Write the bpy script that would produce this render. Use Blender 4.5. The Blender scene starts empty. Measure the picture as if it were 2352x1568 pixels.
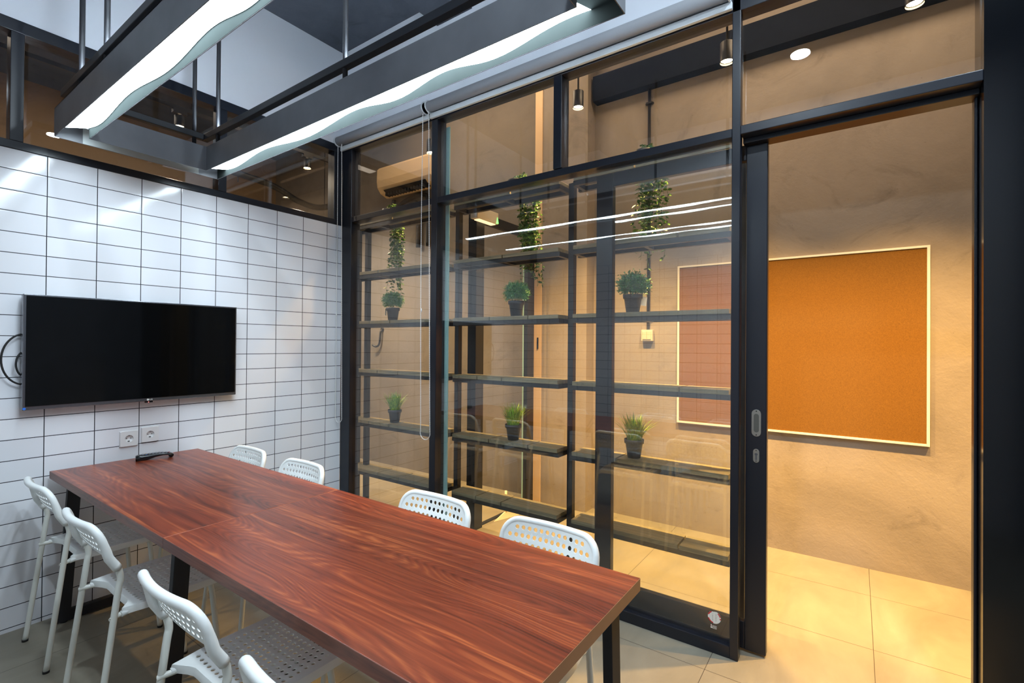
import bpy, bmesh, math, random
from mathutils import Vector, Matrix
random.seed(7)
PI = math.pi
sc = bpy.context.scene
COL = sc.collection

# ------------------------------------------------------------------ camera
cam_d = bpy.data.cameras.new('camera'); cam = bpy.data.objects.new('camera', cam_d); COL.objects.link(cam)
cam_d.sensor_fit = 'HORIZONTAL'; cam_d.sensor_width = 36.0; cam_d.lens = 36.0*1117.134/2352.0
cam_d.clip_start = 0.02; cam_d.clip_end = 60
_yaw, _pit, _rol = 0.954864593, 0.00610900097, 0.00773327777
_f = Vector((math.sin(_yaw)*math.cos(_pit), math.cos(_yaw)*math.cos(_pit), math.sin(_pit)))
_r = Vector((math.cos(_yaw), -math.sin(_yaw), 0)); _u = _r.cross(_f)
_r2 = _r*math.cos(_rol)+_u*math.sin(_rol); _u2 = -_r*math.sin(_rol)+_u*math.cos(_rol)
cam.matrix_world = Matrix(((_r2.x, _u2.x, -_f.x, -2.34623565), (_r2.y, _u2.y, -_f.y, -3.31123311), (_r2.z, _u2.z, -_f.z, 1.39692746), (0, 0, 0, 1)))
sc.camera = cam

# ------------------------------------------------------------------ world, exposure
w = bpy.data.worlds.new('world'); sc.world = w; w.use_nodes = True
w.node_tree.nodes['Background'].inputs[0].default_value = (0.5, 0.6, 0.8, 1)
w.node_tree.nodes['Background'].inputs[1].default_value = 0.0
sc.view_settings.view_transform = 'Standard'; sc.view_settings.look = 'None'
sc.view_settings.gamma = 1.0; sc.view_settings.use_curve_mapping = False
sc.view_settings.exposure = 0.35
sc.cycles.transparent_max_bounces = 24
sc.cycles.max_bounces = 10
sc.cycles.sample_clamp_indirect = 6.0

AMB = 25.0  # strength of the added corridor and hall panels
ROOM = 30.0
UP = 120.0  # strength of the added uplights
LED = 26.0                       # pendant diffusers
COOL = (0.74, 0.88, 1.0)
WARM = (1.0, 0.58, 0.17)

def lamp(name, kind, loc, energy, color, size=0.05, rot=(0, 0, 0), parent=None, spot=None, blend=0.5):
    d = bpy.data.lights.new(name, kind); d.energy = energy; d.color = color
    if kind == 'AREA':
        d.shape = 'DISK'; d.size = size
    else:
        d.shadow_soft_size = size
    if spot: d.spot_size = spot; d.spot_blend = blend
    o = bpy.data.objects.new(name, d); COL.objects.link(o); o.rotation_euler = rot
    o.location = loc
    if parent:
        o.parent = parent; o.location = Vector(loc) - parent.location
    return o

# ------------------------------------------------------------------ material helpers
def srgb(r, g, b):
    def c(v):
        v /= 255.0
        return v/12.92 if v <= 0.04045 else ((v+0.055)/1.055)**2.4
    return (c(r), c(g), c(b), 1)
class NT:
    def __init__(s, name):
        s.m = bpy.data.materials.new(name); s.m.use_nodes = True; s.t = s.m.node_tree
        s.b = s.t.nodes['Principled BSDF']; s.out = s.t.nodes['Material Output']
    def n(s, typ, **kw):
        x = s.t.nodes.new(typ)
        for k, v in kw.items():
            if k.startswith('i_'):
                key = k[2:]; key = int(key) if key.isdigit() else key.replace('_', ' ')
                x.inputs[key].default_value = v
            else: setattr(x, k, v)
        return x
    def l(s, a, b): s.t.links.new(a, b)
    def math(s, op, a, b=None, c=None):
        x = s.t.nodes.new('ShaderNodeMath'); x.operation = op
        for i, v in enumerate((a, b, c)):
            if v is None: continue
            if isinstance(v, (int, float)): x.inputs[i].default_value = v
            else: s.l(v, x.inputs[i])
        return x.outputs[0]
    def mix(s, f, a, b, typ='MIX'):
        x = s.t.nodes.new('ShaderNodeMix'); x.data_type = 'RGBA'; x.blend_type = typ
        for i, v in ((0, f), (6, a), (7, b)):
            if isinstance(v, (int, float)): x.inputs[i].default_value = v
            elif isinstance(v, tuple): x.inputs[i].default_value = v
            else: s.l(v, x.inputs[i])
        return x.outputs[2]
    def ramp(s, f, stops):
        x = s.t.nodes.new('ShaderNodeValToRGB'); e = x.color_ramp.elements
        while len(e) < len(stops): e.new(0.5)
        for i, (p, c) in enumerate(stops): e[i].position = p; e[i].color = c
        s.l(f, x.inputs[0]); return x.outputs[0]
    def pos(s): return s.n('ShaderNodeNewGeometry').outputs['Position']
    def xyz(s, v):
        x = s.n('ShaderNodeSeparateXYZ'); s.l(v, x.inputs[0]); return x.outputs
    def mapv(s, v, scale, loc=(0, 0, 0), rot=(0, 0, 0)):
        x = s.n('ShaderNodeMapping'); x.inputs['Scale'].default_value = scale; x.inputs['Location'].default_value = loc
        x.inputs['Rotation'].default_value = rot; s.l(v, x.inputs[0]); return x.outputs[0]
    def noise(s, v, scale, detail=4, rough=0.55, dist=0.0):
        x = s.n('ShaderNodeTexNoise'); x.inputs['Scale'].default_value = scale; x.inputs['Detail'].default_value = detail
        x.inputs['Roughness'].default_value = rough; x.inputs['Distortion'].default_value = dist
        s.l(v, x.inputs['Vector']); return x.outputs['Fac']
    def bump(s, h, strength, dist=0.002):
        x = s.n('ShaderNodeBump'); x.inputs['Strength'].default_value = strength; x.inputs['Distance'].default_value = dist
        s.l(h, x.inputs['Height']); s.l(x.outputs[0], s.b.inputs['Normal'])
    def base(s, v):
        if isinstance(v, tuple): s.b.inputs['Base Color'].default_value = v
        else: s.l(v, s.b.inputs['Base Color'])
    def set(s, **kw):
        for k, v in kw.items():
            s.b.inputs[k.replace('_', ' ')].default_value = v
def simple(name, col, rough=0.5, metal=0.0, var=0.04, vs=30, spec=0.5, bump=0.0):
    t = NT(name); p = t.n('ShaderNodeTexCoord').outputs['Object']
    f = t.noise(p, vs, 3)
    c2 = tuple(max(0, min(1, x*(1-var*2))) for x in col[:3])+(1,)
    t.base(t.mix(f, c2, col)); t.set(Roughness=rough, Metallic=metal); t.b.inputs['Specular IOR Level'].default_value = spec
    if bump: t.bump(f, bump)
    return t.m
def emis(name, col, strength, back=None):
    t = NT(name); t.b.inputs['Base Color'].default_value = (0.8, 0.8, 0.8, 1)
    t.b.inputs['Emission Color'].default_value = col; t.b.inputs['Emission Strength'].default_value = strength
    return t.m

M = {}
# frames and metals
M['frame'] = simple('black_aluminium', srgb(19, 23, 33), 0.30, 0.0, 0.06, 60)
M['steel'] = simple('black_powder_steel', srgb(27, 29, 34), 0.42, 0.0, 0.06, 80)
M['leg_black'] = simple('black_leg_paint', srgb(22, 23, 28), 0.6, 0.0, 0.05, 60)
M['galv'] = simple('dark_grey_sheet_metal', srgb(122, 125, 130), 0.45, 0.3, 0.25, 5)
M['chrome'] = simple('brushed_steel', srgb(170, 168, 160), 0.35, 0.85, 0.1, 200)
M['silver'] = simple('tv_bezel_silver', srgb(120, 122, 128), 0.25, 0.8, 0.05, 60)
M['black_gloss'] = simple('tv_screen_glass', srgb(8, 8, 8), 0.05, 0.0, 0.0, 5, 1.0)
M['black_plastic'] = simple('black_plastic', srgb(14, 14, 16), 0.22, 0.0, 0.05, 60)
M['rubber'] = simple('black_rubber', srgb(16, 16, 17), 0.7)
M['pot'] = simple('dark_pot_plastic', srgb(38, 42, 50), 0.5, 0, 0.08, 40)
M['soil'] = simple('soil', srgb(45, 34, 26), 0.9, 0, 0.3, 200)
M['chair_white'] = simple('white_chair_plastic', srgb(226, 230, 228), 0.38, 0, 0.02, 40)
M['chair_tube'] = simple('white_powder_tube', srgb(214, 216, 208), 0.35, 0, 0.02, 40)
M['socket'] = simple('white_socket_plastic', srgb(222, 222, 222), 0.3, 0, 0.01, 40)
M['dark'] = simple('dark_hole', srgb(12, 10, 10), 0.8)
M['blind'] = simple('grey_blind_fabric', srgb(150, 152, 156), 0.85, 0, 0.06, 300)
M['blind_bar'] = simple('white_blind_rail', srgb(205, 210, 212), 0.4, 0, 0.02, 40)
M['chain'] = simple('white_bead_chain', srgb(225, 225, 222), 0.4)
M['cream'] = simple('cream_painted_panel', srgb(222, 190, 150), 0.6, 0, 0.04, 8)
M['cream_plastic'] = simple('cream_plastic', srgb(226, 214, 190), 0.45)
M['board_frame'] = simple('white_board_frame', srgb(235, 232, 225), 0.4)
M['ac'] = simple('air_conditioner_plastic', srgb(216, 190, 150), 0.45, 0, 0.03, 10)
M['paper'] = simple('white_tag_paper', srgb(222, 222, 215), 0.8)
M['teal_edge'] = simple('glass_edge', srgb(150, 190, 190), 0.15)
M['blue'] = simple('blue_sticker', srgb(40, 110, 210), 0.5)
M['red'] = simple('red_print', srgb(190, 25, 35), 0.6)
M['ink'] = simple('grey_ink', srgb(120, 115, 115), 0.7)
M['white_ink'] = simple('white_ink', srgb(215, 215, 210), 0.6)
M['ceiling_dark'] = None
M['shade'] = simple('dark_interior_paint', srgb(20, 25, 34), 0.8, 0, 0.1, 3, 0.1)

def mat_tile():
    t = NT('white_glazed_tiles'); p = t.pos(); X, Y, Z = t.xyz(p)
    nrm = t.n('ShaderNodeNewGeometry').outputs['Normal']; nx, ny, nz = t.xyz(nrm)
    isx = t.math('GREATER_THAN', t.math('ABSOLUTE', nx), 0.5)
    h = t.math('ADD', t.math('MULTIPLY', X, t.math('SUBTRACT', 1.0, isx)), t.math('MULTIPLY', t.math('ADD', Y, 0.06), isx))
    def edge(v, off, size, half):
        a = t.math('DIVIDE', t.math('SUBTRACT', v, off), size)
        fr = t.math('FRACT', t.math('ADD', a, 100.0))
        d = t.math('MULTIPLY', t.math('MINIMUM', fr, t.math('SUBTRACT', 1.0, fr)), size)
        return d
    dh = edge(h, -0.13105, 0.19726, 0); dv = edge(Z, 0.02, 0.1, 0)
    d = t.math('MINIMUM', dh, dv)
    m = t.math('LESS_THAN', d, 0.0019)
    # slight tone change per tile
    ch = t.math('FLOOR', t.math('DIVIDE', t.math('ADD', h, 0.13105), 0.19726)); cv = t.math('FLOOR', t.math('DIVIDE', t.math('SUBTRACT', Z, 0.02), 0.1))
    cc = t.n('ShaderNodeCombineXYZ'); t.l(ch, cc.inputs[0]); t.l(cv, cc.inputs[1])
    wn = t.n('ShaderNodeTexWhiteNoise'); t.l(cc.outputs[0], wn.inputs[0])
    tone = t.mix(wn.outputs['Value'], srgb(219, 221, 226), srgb(227, 229, 233))
    t.base(t.mix(m, tone, srgb(24, 24, 34)))
    r = t.math('ADD', t.math('MULTIPLY', m, 0.6), 0.13); t.l(r, t.b.inputs['Roughness'])
    # pillowed tile edges plus glaze ripple
    e = t.math('MINIMUM', t.math('DIVIDE', d, 0.006), 1.0)
    rip = t.noise(p, 9, 2); t.bump(t.math('ADD', e, t.math('MULTIPLY', rip, 0.9)), 0.16, 0.0012)
    return t.m
M['tile'] = mat_tile()

def mat_floor():
    t = NT('grey_porcelain_floor'); p = t.pos(); X, Y, Z = t.xyz(p)
    def edge(v, off):
        fr = t.math('FRACT', t.math('ADD', t.math('DIVIDE', t.math('SUBTRACT', v, off), 0.6), 100.0))
        return t.math('MULTIPLY', t.math('MINIMUM', fr, t.math('SUBTRACT', 1.0, fr)), 0.6)
    d = t.math('MINIMUM', edge(X, -0.137), edge(Y, -2.78)); m = t.math('LESS_THAN', d, 0.0014)
    n1 = t.noise(t.mapv(p, (1, 2.2, 1)), 1.6, 6, 0.6, 0.6); n2 = t.noise(p, 14, 5, 0.7)
    c = t.ramp(n1, [(0.3, srgb(114, 109, 96)), (0.5, srgb(127, 121, 107)), (0.64, srgb(136, 130, 115)), (0.78, srgb(148, 142, 127))])
    c = t.mix(t.math('MULTIPLY', n2, 0.25), c, srgb(146, 141, 126))
    t.base(t.mix(m, c, srgb(70, 62, 54))); t.l(t.math('ADD', 0.3, t.math('MULTIPLY', n2, 0.25)), t.b.inputs['Roughness'])
    t.bump(t.math('ADD', t.math('MINIMUM', t.math('DIVIDE', d, 0.002), 1.0), t.math('MULTIPLY', n2, 0.1)), 0.25, 0.001)
    return t.m
M['floor'] = mat_floor()

def mat_concrete(name, a, b, c, scale=1.0):
    t = NT(name); p = t.pos()
    n1 = t.noise(p, 0.9*scale, 7, 0.62, 0.9); n2 = t.noise(t.mapv(p, (1, 0.8, 1.0)), 1.9*scale, 8, 0.68, 1.8); n3 = t.noise(p, 38, 4, 0.7)
    col = t.ramp(n1, [(0.32, a), (0.52, b), (0.72, c)])
    blot = t.ramp(n2, [(0.28, (0.66, 0.66, 0.66, 1)), (0.42, (0.97, 0.97, 0.97, 1)), (0.66, (1.0, 1.0, 1.0, 1)), (0.80, (1.12, 1.12, 1.12, 1))])
    col = t.mix(1.0, col, blot, 'MULTIPLY')
    # trowel scratches and wall streaks
    s1 = t.noise(t.mapv(p, (3, 3, 22), rot=(0.5, 0.3, 0)), 1.3, 6, 0.75, 2.2)
    scr = t.ramp(s1, [(0.28, (0.90, 0.89, 0.88, 1)), (0.42, (1, 1, 1, 1)), (0.66, (1, 1, 1, 1)), (0.78, (1.10, 1.10, 1.10, 1))])
    col = t.mix(0.7, col, scr, 'MULTIPLY')
    pits = t.ramp(t.noise(p, 55, 2, 0.5), [(0.22, (0.55, 0.52, 0.5, 1)), (0.27, (1, 1, 1, 1))])
    col = t.mix(0.6, col, pits, 'MULTIPLY')
    t.base(col); t.set(Roughness=0.82); t.bump(t.math('ADD', n3, t.math('MULTIPLY', n2, 2.0)), 0.35, 0.004)
    return t.m
M['concrete'] = mat_concrete('raw_concrete_wall', srgb(138, 128, 118), srgb(155, 144, 133), srgb(168, 157, 145))
M['concrete_far'] = mat_concrete('grey_far_concrete', srgb(112, 105, 96), srgb(126, 118, 108), srgb(136, 128, 118))
M['ceil_concrete'] = mat_concrete('dark_painted_concrete', srgb(58, 64, 74), srgb(70, 76, 86), srgb(82, 88, 98), 1.3)
M['hall_wall'] = mat_concrete('brown_hall_plaster', srgb(125, 104, 80), srgb(136, 114, 88), srgb(142, 120, 94), 0.5)
M['white_wall'] = simple('white_plaster', srgb(214, 218, 224), 0.8, 0, 0.02, 1.2)

def mat_cork():
    t = NT('orange_cork'); p = t.pos()
    n = t.noise(p, 220, 3, 0.7); n2 = t.noise(p, 3, 4)
    c = t.ramp(n, [(0.3, srgb(106, 70, 15)), (0.5, srgb(124, 84, 21)), (0.7, srgb(136, 94, 27))])
    t.base(t.mix(t.math('MULTIPLY', n2, 0.3), c, srgb(114, 74, 18))); t.set(Roughness=0.9); t.bump(n, 0.3, 0.001); return t.m
M['cork'] = mat_cork()

def mat_wood(name, seed, cols, axis='y', rough=0.3, sc_=1.0):
    t = NT(name); p = t.n('ShaderNodeTexCoord').outputs['Object']
    def ax(k, l): return (k, l, k) if axis == 'y' else (l, k, k)
    warp = t.n('ShaderNodeTexNoise'); warp.inputs['Scale'].default_value = 1.0; warp.inputs['Detail'].default_value = 2
    t.l(t.mapv(p, ax(3.4, 1.1), loc=(seed, seed*2, 0)), warp.inputs['Vector'])
    off = t.n('ShaderNodeVectorMath', operation='MULTIPLY_ADD'); t.l(warp.outputs['Color'], off.inputs[0])
    off.inputs[1].default_value = (0.07, 0.0, 0.0) if axis == 'y' else (0, 0.07, 0); t.l(p, off.inputs[2])
    n1 = t.noise(t.mapv(off.outputs[0], ax(24.0*sc_, 0.42*sc_), loc=(seed*3.1, seed, 0)), 1.5, 5, 0.55, 0.25)
    # growth rings: bands of the slow noise give the cathedral figure
    rings = t.math('FRACT', t.math('MULTIPLY', t.noise(t.mapv(off.outputs[0], ax(3.2*sc_, 0.38*sc_), loc=(seed, seed*1.7, 0)), 1.6, 2, 0.5, 0.2), 36.0))
    rings = t.math('MULTIPLY', t.math('ABSOLUTE', t.math('SUBTRACT', rings, 0.5)), 2.0)
    streak = t.noise(t.mapv(off.outputs[0], ax(70.0*sc_, 1.1*sc_), loc=(seed, 0, 0)), 1.0, 4, 0.65)
    fine = t.noise(t.mapv(p, ax(260, 5.0)), 1.0, 3, 0.6)
    f = t.math('ADD', t.math('ADD', t.math('MULTIPLY', n1, 0.62), t.math('MULTIPLY', rings, 0.11)), t.math('MULTIPLY', streak, 0.32))
    c = t.ramp(f, [(0.36, cols[0]), (0.47, cols[1]), (0.56, cols[2]), (0.70, cols[3])])
    c = t.mix(0.5, c, t.ramp(fine, [(0.3, (0.75, 0.73, 0.72, 1)), (0.6, (1.08, 1.08, 1.08, 1))]), 'MULTIPLY')
    t.base(c); t.set(Roughness=rough); t.bump(fine, 0.06, 0.0005); return t.m
WC = [srgb(74, 30, 17), srgb(110, 46, 26), srgb(126, 55, 31), srgb(170, 90, 48)]
M['table_a'] = mat_wood('cherry_laminate', 1.3, WC)
M['table_b'] = mat_wood('cherry_laminate_second', 4.7, WC)
M['table_edge'] = mat_wood('table_edge_band', 2.2, [srgb(78, 42, 34), srgb(98, 56, 44), srgb(108, 62, 48), srgb(122, 74, 58)], 'y', 0.4, 1.5)
M['table_end'] = simple('table_end_band', srgb(160, 112, 78), 0.5, 0, 0.05, 40)  # colour raised to stand for warm light from the corridor
M['liner'] = simple('zinc_liner_lit', srgb(190, 198, 198), 0.8, 0.0, 0.1, 5, 0.1)  # cross channel copy of the liner metal, colour lightened to look lit
M['liner_dimmed'] = simple('zinc_liner_dimmed', srgb(46, 51, 50), 0.9, 0.0, 0.2, 5, 0.0)  # same liner metal, colour darkened against the diffuser's glare
M['seam'] = simple('pale_seam_edge', srgb(196, 118, 88), 0.4)
M['shelf_wood'] = mat_wood('shelf_oak_laminate', 3.3, [srgb(92, 88, 70), srgb(116, 110, 88), srgb(128, 120, 96), srgb(142, 132, 106)], 'y', 0.5, 1.6)

def mat_glass():
    t = NT('clear_pane_glass'); g = t.n('ShaderNodeNewGeometry')
    dt = t.n('ShaderNodeVectorMath', operation='DOT_PRODUCT'); t.l(g.outputs['Incoming'], dt.inputs[0]); t.l(g.outputs['Normal'], dt.inputs[1])
    c = t.math('ABSOLUTE', dt.outputs['Value'])
    f = t.math('ADD', 0.060, t.math('MULTIPLY', 0.94, t.math('POWER', t.math('SUBTRACT', 1.0, c), 5.0)))
    tr = t.n('ShaderNodeBsdfTransparent'); tr.inputs[0].default_value = (0.975, 0.985, 0.98, 1)
    gl = t.n('ShaderNodeBsdfGlossy'); gl.inputs['Roughness'].default_value = 0.0; gl.inputs[0].default_value = (1, 1, 1, 1)
    mx = t.n('ShaderNodeMixShader'); t.l(f, mx.inputs[0]); t.l(tr.outputs[0], mx.inputs[1]); t.l(gl.outputs[0], mx.inputs[2])
    t.l(mx.outputs[0], t.out.inputs[0]); return t.m
M['glass'] = mat_glass()

def mat_leaf(name, a, b, c, scale=8):
    t = NT(name); p = t.n('ShaderNodeTexCoord').outputs['Object']
    t.base(t.ramp(t.noise(p, scale*6, 2), [(0.3, a), (0.5, b), (0.7, c)])); t.set(Roughness=0.45); t.b.inputs['Transmission Weight'].default_value = 0.0
    t.b.inputs['Subsurface Weight'].default_value = 0.0
    return t.m
M['grass'] = mat_leaf('grass_blades', srgb(74, 124, 34), srgb(124, 176, 46), srgb(190, 210, 70))
M['bush'] = mat_leaf('bush_leaves', srgb(48, 106, 66), srgb(72, 140, 84), srgb(118, 164, 86))
M['vine'] = mat_leaf('vine_leaves', srgb(36, 70, 34), srgb(56, 100, 44), srgb(96, 136, 60))
M['led'] = emis('led_diffuser', (0.76, 0.90, 1.0, 1), LED)
M['up'] = emis('added_uplight', (0.70, 0.85, 1.0, 1), UP)  # added glow that brightens the upper walls
M['warm_disc'] = emis('warm_lamp_disc', (1.0, 0.72, 0.4, 1), 60)
M['cool_disc'] = emis('cool_lamp_disc', (0.85, 0.93, 1.0, 1), 60)
M['warm_panel'] = emis('warm_box_light', (1.0, 0.72, 0.42, 1), 1.1)
M['green_led'] = emis('green_indicator', (0.05, 1.0, 0.1, 1), 2.0)
M['red_led'] = emis('red_indicator', (1.0, 0.05, 0.02, 1), 2.0)

# ------------------------------------------------------------------ mesh helpers
class MB:
    def __init__(s): s.v = []; s.f = []; s.smooth = []
    def add(s, vs, fs, smooth=False):
        o = len(s.v); s.v += [tuple(v) for v in vs]
        for f in fs: s.f.append(tuple(o+i for i in f)); s.smooth.append(smooth)
        return s
    def box(s, x0, x1, y0, y1, z0, z1):
        if x0 > x1: x0, x1 = x1, x0
        if y0 > y1: y0, y1 = y1, y0
        vs = [(x0, y0, z0), (x1, y0, z0), (x1, y1, z0), (x0, y1, z0), (x0, y0, z1), (x1, y0, z1), (x1, y1, z1), (x0, y1, z1)]
        return s.add(vs, [(0, 3, 2, 1), (4, 5, 6, 7), (0, 1, 5, 4), (1, 2, 6, 5), (2, 3, 7, 6), (3, 0, 4, 7)])
    def tube(s, pts, r, seg=12, caps=True, closed=False):
        pts = [Vector(p) for p in pts]; n = len(pts); rr = r if isinstance(r, (list, tuple)) else [r]*n
        vs = []; prev = None
        for i, p in enumerate(pts):
            if closed: d = pts[(i+1) % n]-pts[i-1]
            else: d = (pts[min(i+1, n-1)]-pts[max(i-1, 0)])
            d.normalize()
            if prev is None:
                a = Vector((0, 0, 1)) if abs(d.z) < 0.9 else Vector((1, 0, 0)); u = d.cross(a).normalized()
            else:
                u = (prev-d*prev.dot(d)).normalized()
            prev = u; w_ = d.cross(u)
            for k in range(seg):
                a = 2*PI*k/seg; vs.append(p+u*math.cos(a)*rr[i]+w_*math.sin(a)*rr[i])
        fs = []
        for i in range(n if closed else n-1):
            j = (i+1) % n
            for k in range(seg): fs.append((i*seg+k, i*seg+(k+1) % seg, j*seg+(k+1) % seg, j*seg+k))
        s.add(vs, fs, True)
        if caps and not closed:
            o = len(s.v)-n*seg
            s.f.append(tuple(o+k for k in range(seg))[::-1]); s.smooth.append(False)
            s.f.append(tuple(o+(n-1)*seg+k for k in range(seg))); s.smooth.append(False)
        return s
    def lathe(s, prof, c, axis='z', seg=28, caps=True):
        vs = []; c = Vector(c)
        for r, h in prof:
            for k in range(seg):
                a = 2*PI*k/seg; x, y = r*math.cos(a), r*math.sin(a)
                if axis == 'z': vs.append(c+Vector((x, y, h)))
                elif axis == 'x': vs.append(c+Vector((h, x, y)))
                else: vs.append(c+Vector((x, h, y)))
        fs = []
        for i in range(len(prof)-1):
            for k in range(seg): fs.append((i*seg+k, i*seg+(k+1) % seg, (i+1)*seg+(k+1) % seg, (i+1)*seg+k))
        s.add(vs, fs, True)
        if caps:
            o = len(s.v)-len(prof)*seg
            s.f.append(tuple(o+k for k in range(seg))); s.smooth.append(False)
            s.f.append(tuple(o+(len(prof)-1)*seg+k for k in range(seg))); s.smooth.append(False)
        return s
    def prism(s, pts2, a0, a1, axis='y'):
        n = len(pts2)
        def P(p, a):
            if axis == 'y': return (p[0], a, p[1])
            if axis == 'x': return (a, p[0], p[1])
            return (p[0], p[1], a)
        vs = [P(p, a0) for p in pts2]+[P(p, a1) for p in pts2]
        fs = [tuple(range(n)), tuple(range(2*n-1, n-1, -1))]+[(i, (i+1) % n, n+(i+1) % n, n+i) for i in range(n)]
        return s.add(vs, fs)
    def build(s, name, mat, parent=None, bevel=0.0, mats=None, recalc=True, solid=0.0):
        me = bpy.data.meshes.new(name); o = bpy.data.objects.new(name, me)
        off = Vector((0, 0, 0)); par = parent
        while par is not None: off += par.location; par = par.parent
        me.from_pydata([tuple(Vector(v)-off) for v in s.v], [], s.f)
        for p, sm in zip(me.polygons, s.smooth): p.use_smooth = sm
        if recalc:
            bm = bmesh.new(); bm.from_mesh(me); bmesh.ops.recalc_face_normals(bm, faces=bm.faces[:]); bm.to_mesh(me); bm.free()
        me.materials.append(mat)
        COL.objects.link(o)
        if parent: o.parent = parent
        if solid:
            m = o.modifiers.new('solid', 'SOLIDIFY'); m.thickness = solid; m.offset = 0
        if bevel:
            m = o.modifiers.new('bevel', 'BEVEL'); m.width = bevel; m.segments = 2; m.limit_method = 'ANGLE'; m.angle_limit = 0.6
            m.harden_normals = False
        return o
def thing(name, label, cat, loc, group=None):
    o = bpy.data.objects.new(name, None); COL.objects.link(o); o.location = loc; o.empty_display_size = 0.1
    return tag(o, label, cat, group)
def tag(o, label, cat, group=None, kind=None):
    if label: o['label'] = label
    if cat: o['category'] = cat
    if group: o['group'] = group
    if kind: o['kind'] = kind
    return o
def struct(o): o['kind'] = 'structure'; return o
def box(*a): return MB().box(*a)
def text_part(body, name, size, mat, parent, mw, extrude=0.0006):
    cu = bpy.data.curves.new('txt', 'FONT'); cu.body = body; cu.size = size; cu.extrude = extrude; cu.align_x = 'CENTER'; cu.align_y = 'CENTER'
    to = bpy.data.objects.new('txt', cu); COL.objects.link(to)
    bpy.context.view_layer.update()
    me = bpy.data.meshes.new_from_object(to.evaluated_get(bpy.context.evaluated_depsgraph_get()))
    bpy.data.objects.remove(to)
    me.transform(mw); off = Vector((0, 0, 0)); par = parent
    while par is not None: off += par.location; par = par.parent
    me.transform(Matrix.Translation(-off)); me.materials.clear(); me.materials.append(mat)
    o = bpy.data.objects.new(name, me); COL.objects.link(o); o.parent = parent
    return o

XW = -2.80      # left wall
YB = -4.30      # wall behind the camera
ZC = 3.68       # room ceiling
# ------------------------------------------------------------------ room shell
struct(box(XW-0.12, 1.75, YB-0.6, 4.2, -0.1, 0.0).build('floor', M['floor']))
struct(box(XW, 0.0, 0.0, 0.10, 0.0, 2.32).build('wall_back', M['tile']))
struct(box(XW-0.12, 0.1, 0.0, 0.10, 2.945, ZC+0.1).build('wall_back_upper', M['white_wall']))
struct(box(XW-0.12, XW, YB, 0.10, 0.0, 2.32).build('wall_left', M['tile']))
struct(box(XW-0.12, XW, YB, 0.0, 2.32, ZC).build('wall_left_upper', M['white_wall']))
struct(box(XW-0.12, 0.0, YB-0.1, YB, 0.0, ZC).build('wall_behind', M['ceil_concrete']))
struct(box(0.0, 0.1, YB, 0.0, 2.955, ZC+0.1).build('wall_right_upper', M['white_wall']))
struct(box(0.0, 0.16, YB-0.1, -3.675, 0.0, 2.955).build('wall_right', simple('polished_black_panel', srgb(5, 7, 11), 0.14, 0, 0.03, 10)))
ce = MB().box(XW-0.12, 0.0, YB-0.1, 0.0, ZC, ZC+0.1).build('ceiling', M['ceil_concrete']); struct(ce)
struct(box(XW, 0.0, -1.32, -1.02, 3.52, ZC).build('trim_3', M['ceil_concrete']))
# corridor and hall beyond
struct(box(1.47, 1.75, YB-0.6, -1.2, 0.0, 4.1).build('wall_corridor', M['concrete']))
struct(box(1.33, 1.62, -1.47, -1.03, 0.0, 4.1).build('wall_pillar', M['concrete']))
struct(box(1.43, 1.75, -1.03, 4.2, 0.0, 4.1).build('wall_corridor_far', M['concrete_far']))
struct(box(XW-0.12, 1.43, 3.6, 4.2, 0.0, 4.1).build('wall_hall', M['hall_wall']))
struct(box(XW-0.12, XW, 0.1, 3.6, 0.0, 4.1).build('wall_hall_left', M['hall_wall']))
struct(box(-0.0, 1.75, YB-0.7, YB-0.6, 0.0, 4.1).build('wall_corridor_end', M['shade']))
struct(MB().box(0.1, 1.75, YB-0.6, 0.1, 4.05, 4.15).box(XW-0.12, 1.75, 0.1, 4.2, 4.05, 4.15).build('ceiling_hall', M['ceil_concrete']))
struct(box(1.38, 1.47, YB-0.6, -1.49, 3.45, 3.66).build('trim_4', M['shade']))

# ------------------------------------------------------------------ clerestory window in the back wall
w1 = struct(MB().box(XW, 0.0, -0.004, 0.085, 2.32, 2.360).box(XW, 0.0, -0.004, 0.085, 2.885, 2.945)
            .box(-1.845, -1.797, -0.002, 0.08, 2.36, 2.885).box(-0.912, -0.862, -0.002, 0.08, 2.36, 2.885)
            .box(-0.075, 0.0, -0.003, 0.08, 2.32, 2.885).box(XW, XW+0.04, -0.002, 0.08, 2.36, 2.885).build('window_1', M['frame'], bevel=0.002))
for a, b in ((XW+0.04, -1.845), (-1.797, -0.912), (-0.862, -0.075)):
    box(a, b, 0.036, 0.042, 2.36, 2.885).build('pane', M['glass'], w1)
# ------------------------------------------------------------------ glass partition on the right
D = 0.085
w2 = MB()
w2.box(0, D, -0.115, 0.0, 0.0, 2.955)                    # corner post
w2.box(0, D, -1.030, -0.975, 0.0, 2.955)                 # mullion between panes
w2.box(0, D, -1.975, -1.922, 2.378, 2.90)                # short upper mullion
w2.box(0, D, -3.675, -0.115, 2.895, 2.955)               # head
w2.box(0.001, D-0.001, -0.975, -0.115, 2.335, 2.375)
w2.box(0.001, D-0.001, -2.852, -1.030, 2.335, 2.375)
w2.box(0.001, D-0.001, -3.675, -2.887, 2.340, 2.380)
w2.box(0, 0.045, -2.888, -2.852, 0.0, 2.955)                 # mullion beside the doorway
w2.box(0.002, D-0.002, -0.975, -0.115, 0.0, 0.055)
w2.box(0.002, D-0.012, -2.852, -1.030, 0.0, 0.055)
w2.box(0.060, 0.140, -3.675, -2.888, 2.318, 2.341)       # sliding track under the rail
w2.box(0.092, 0.138, -3.6745, -3.664, 0.0, 2.320)
w2 = struct(w2.build('window_2', M['frame'], bevel=0.003))
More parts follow.
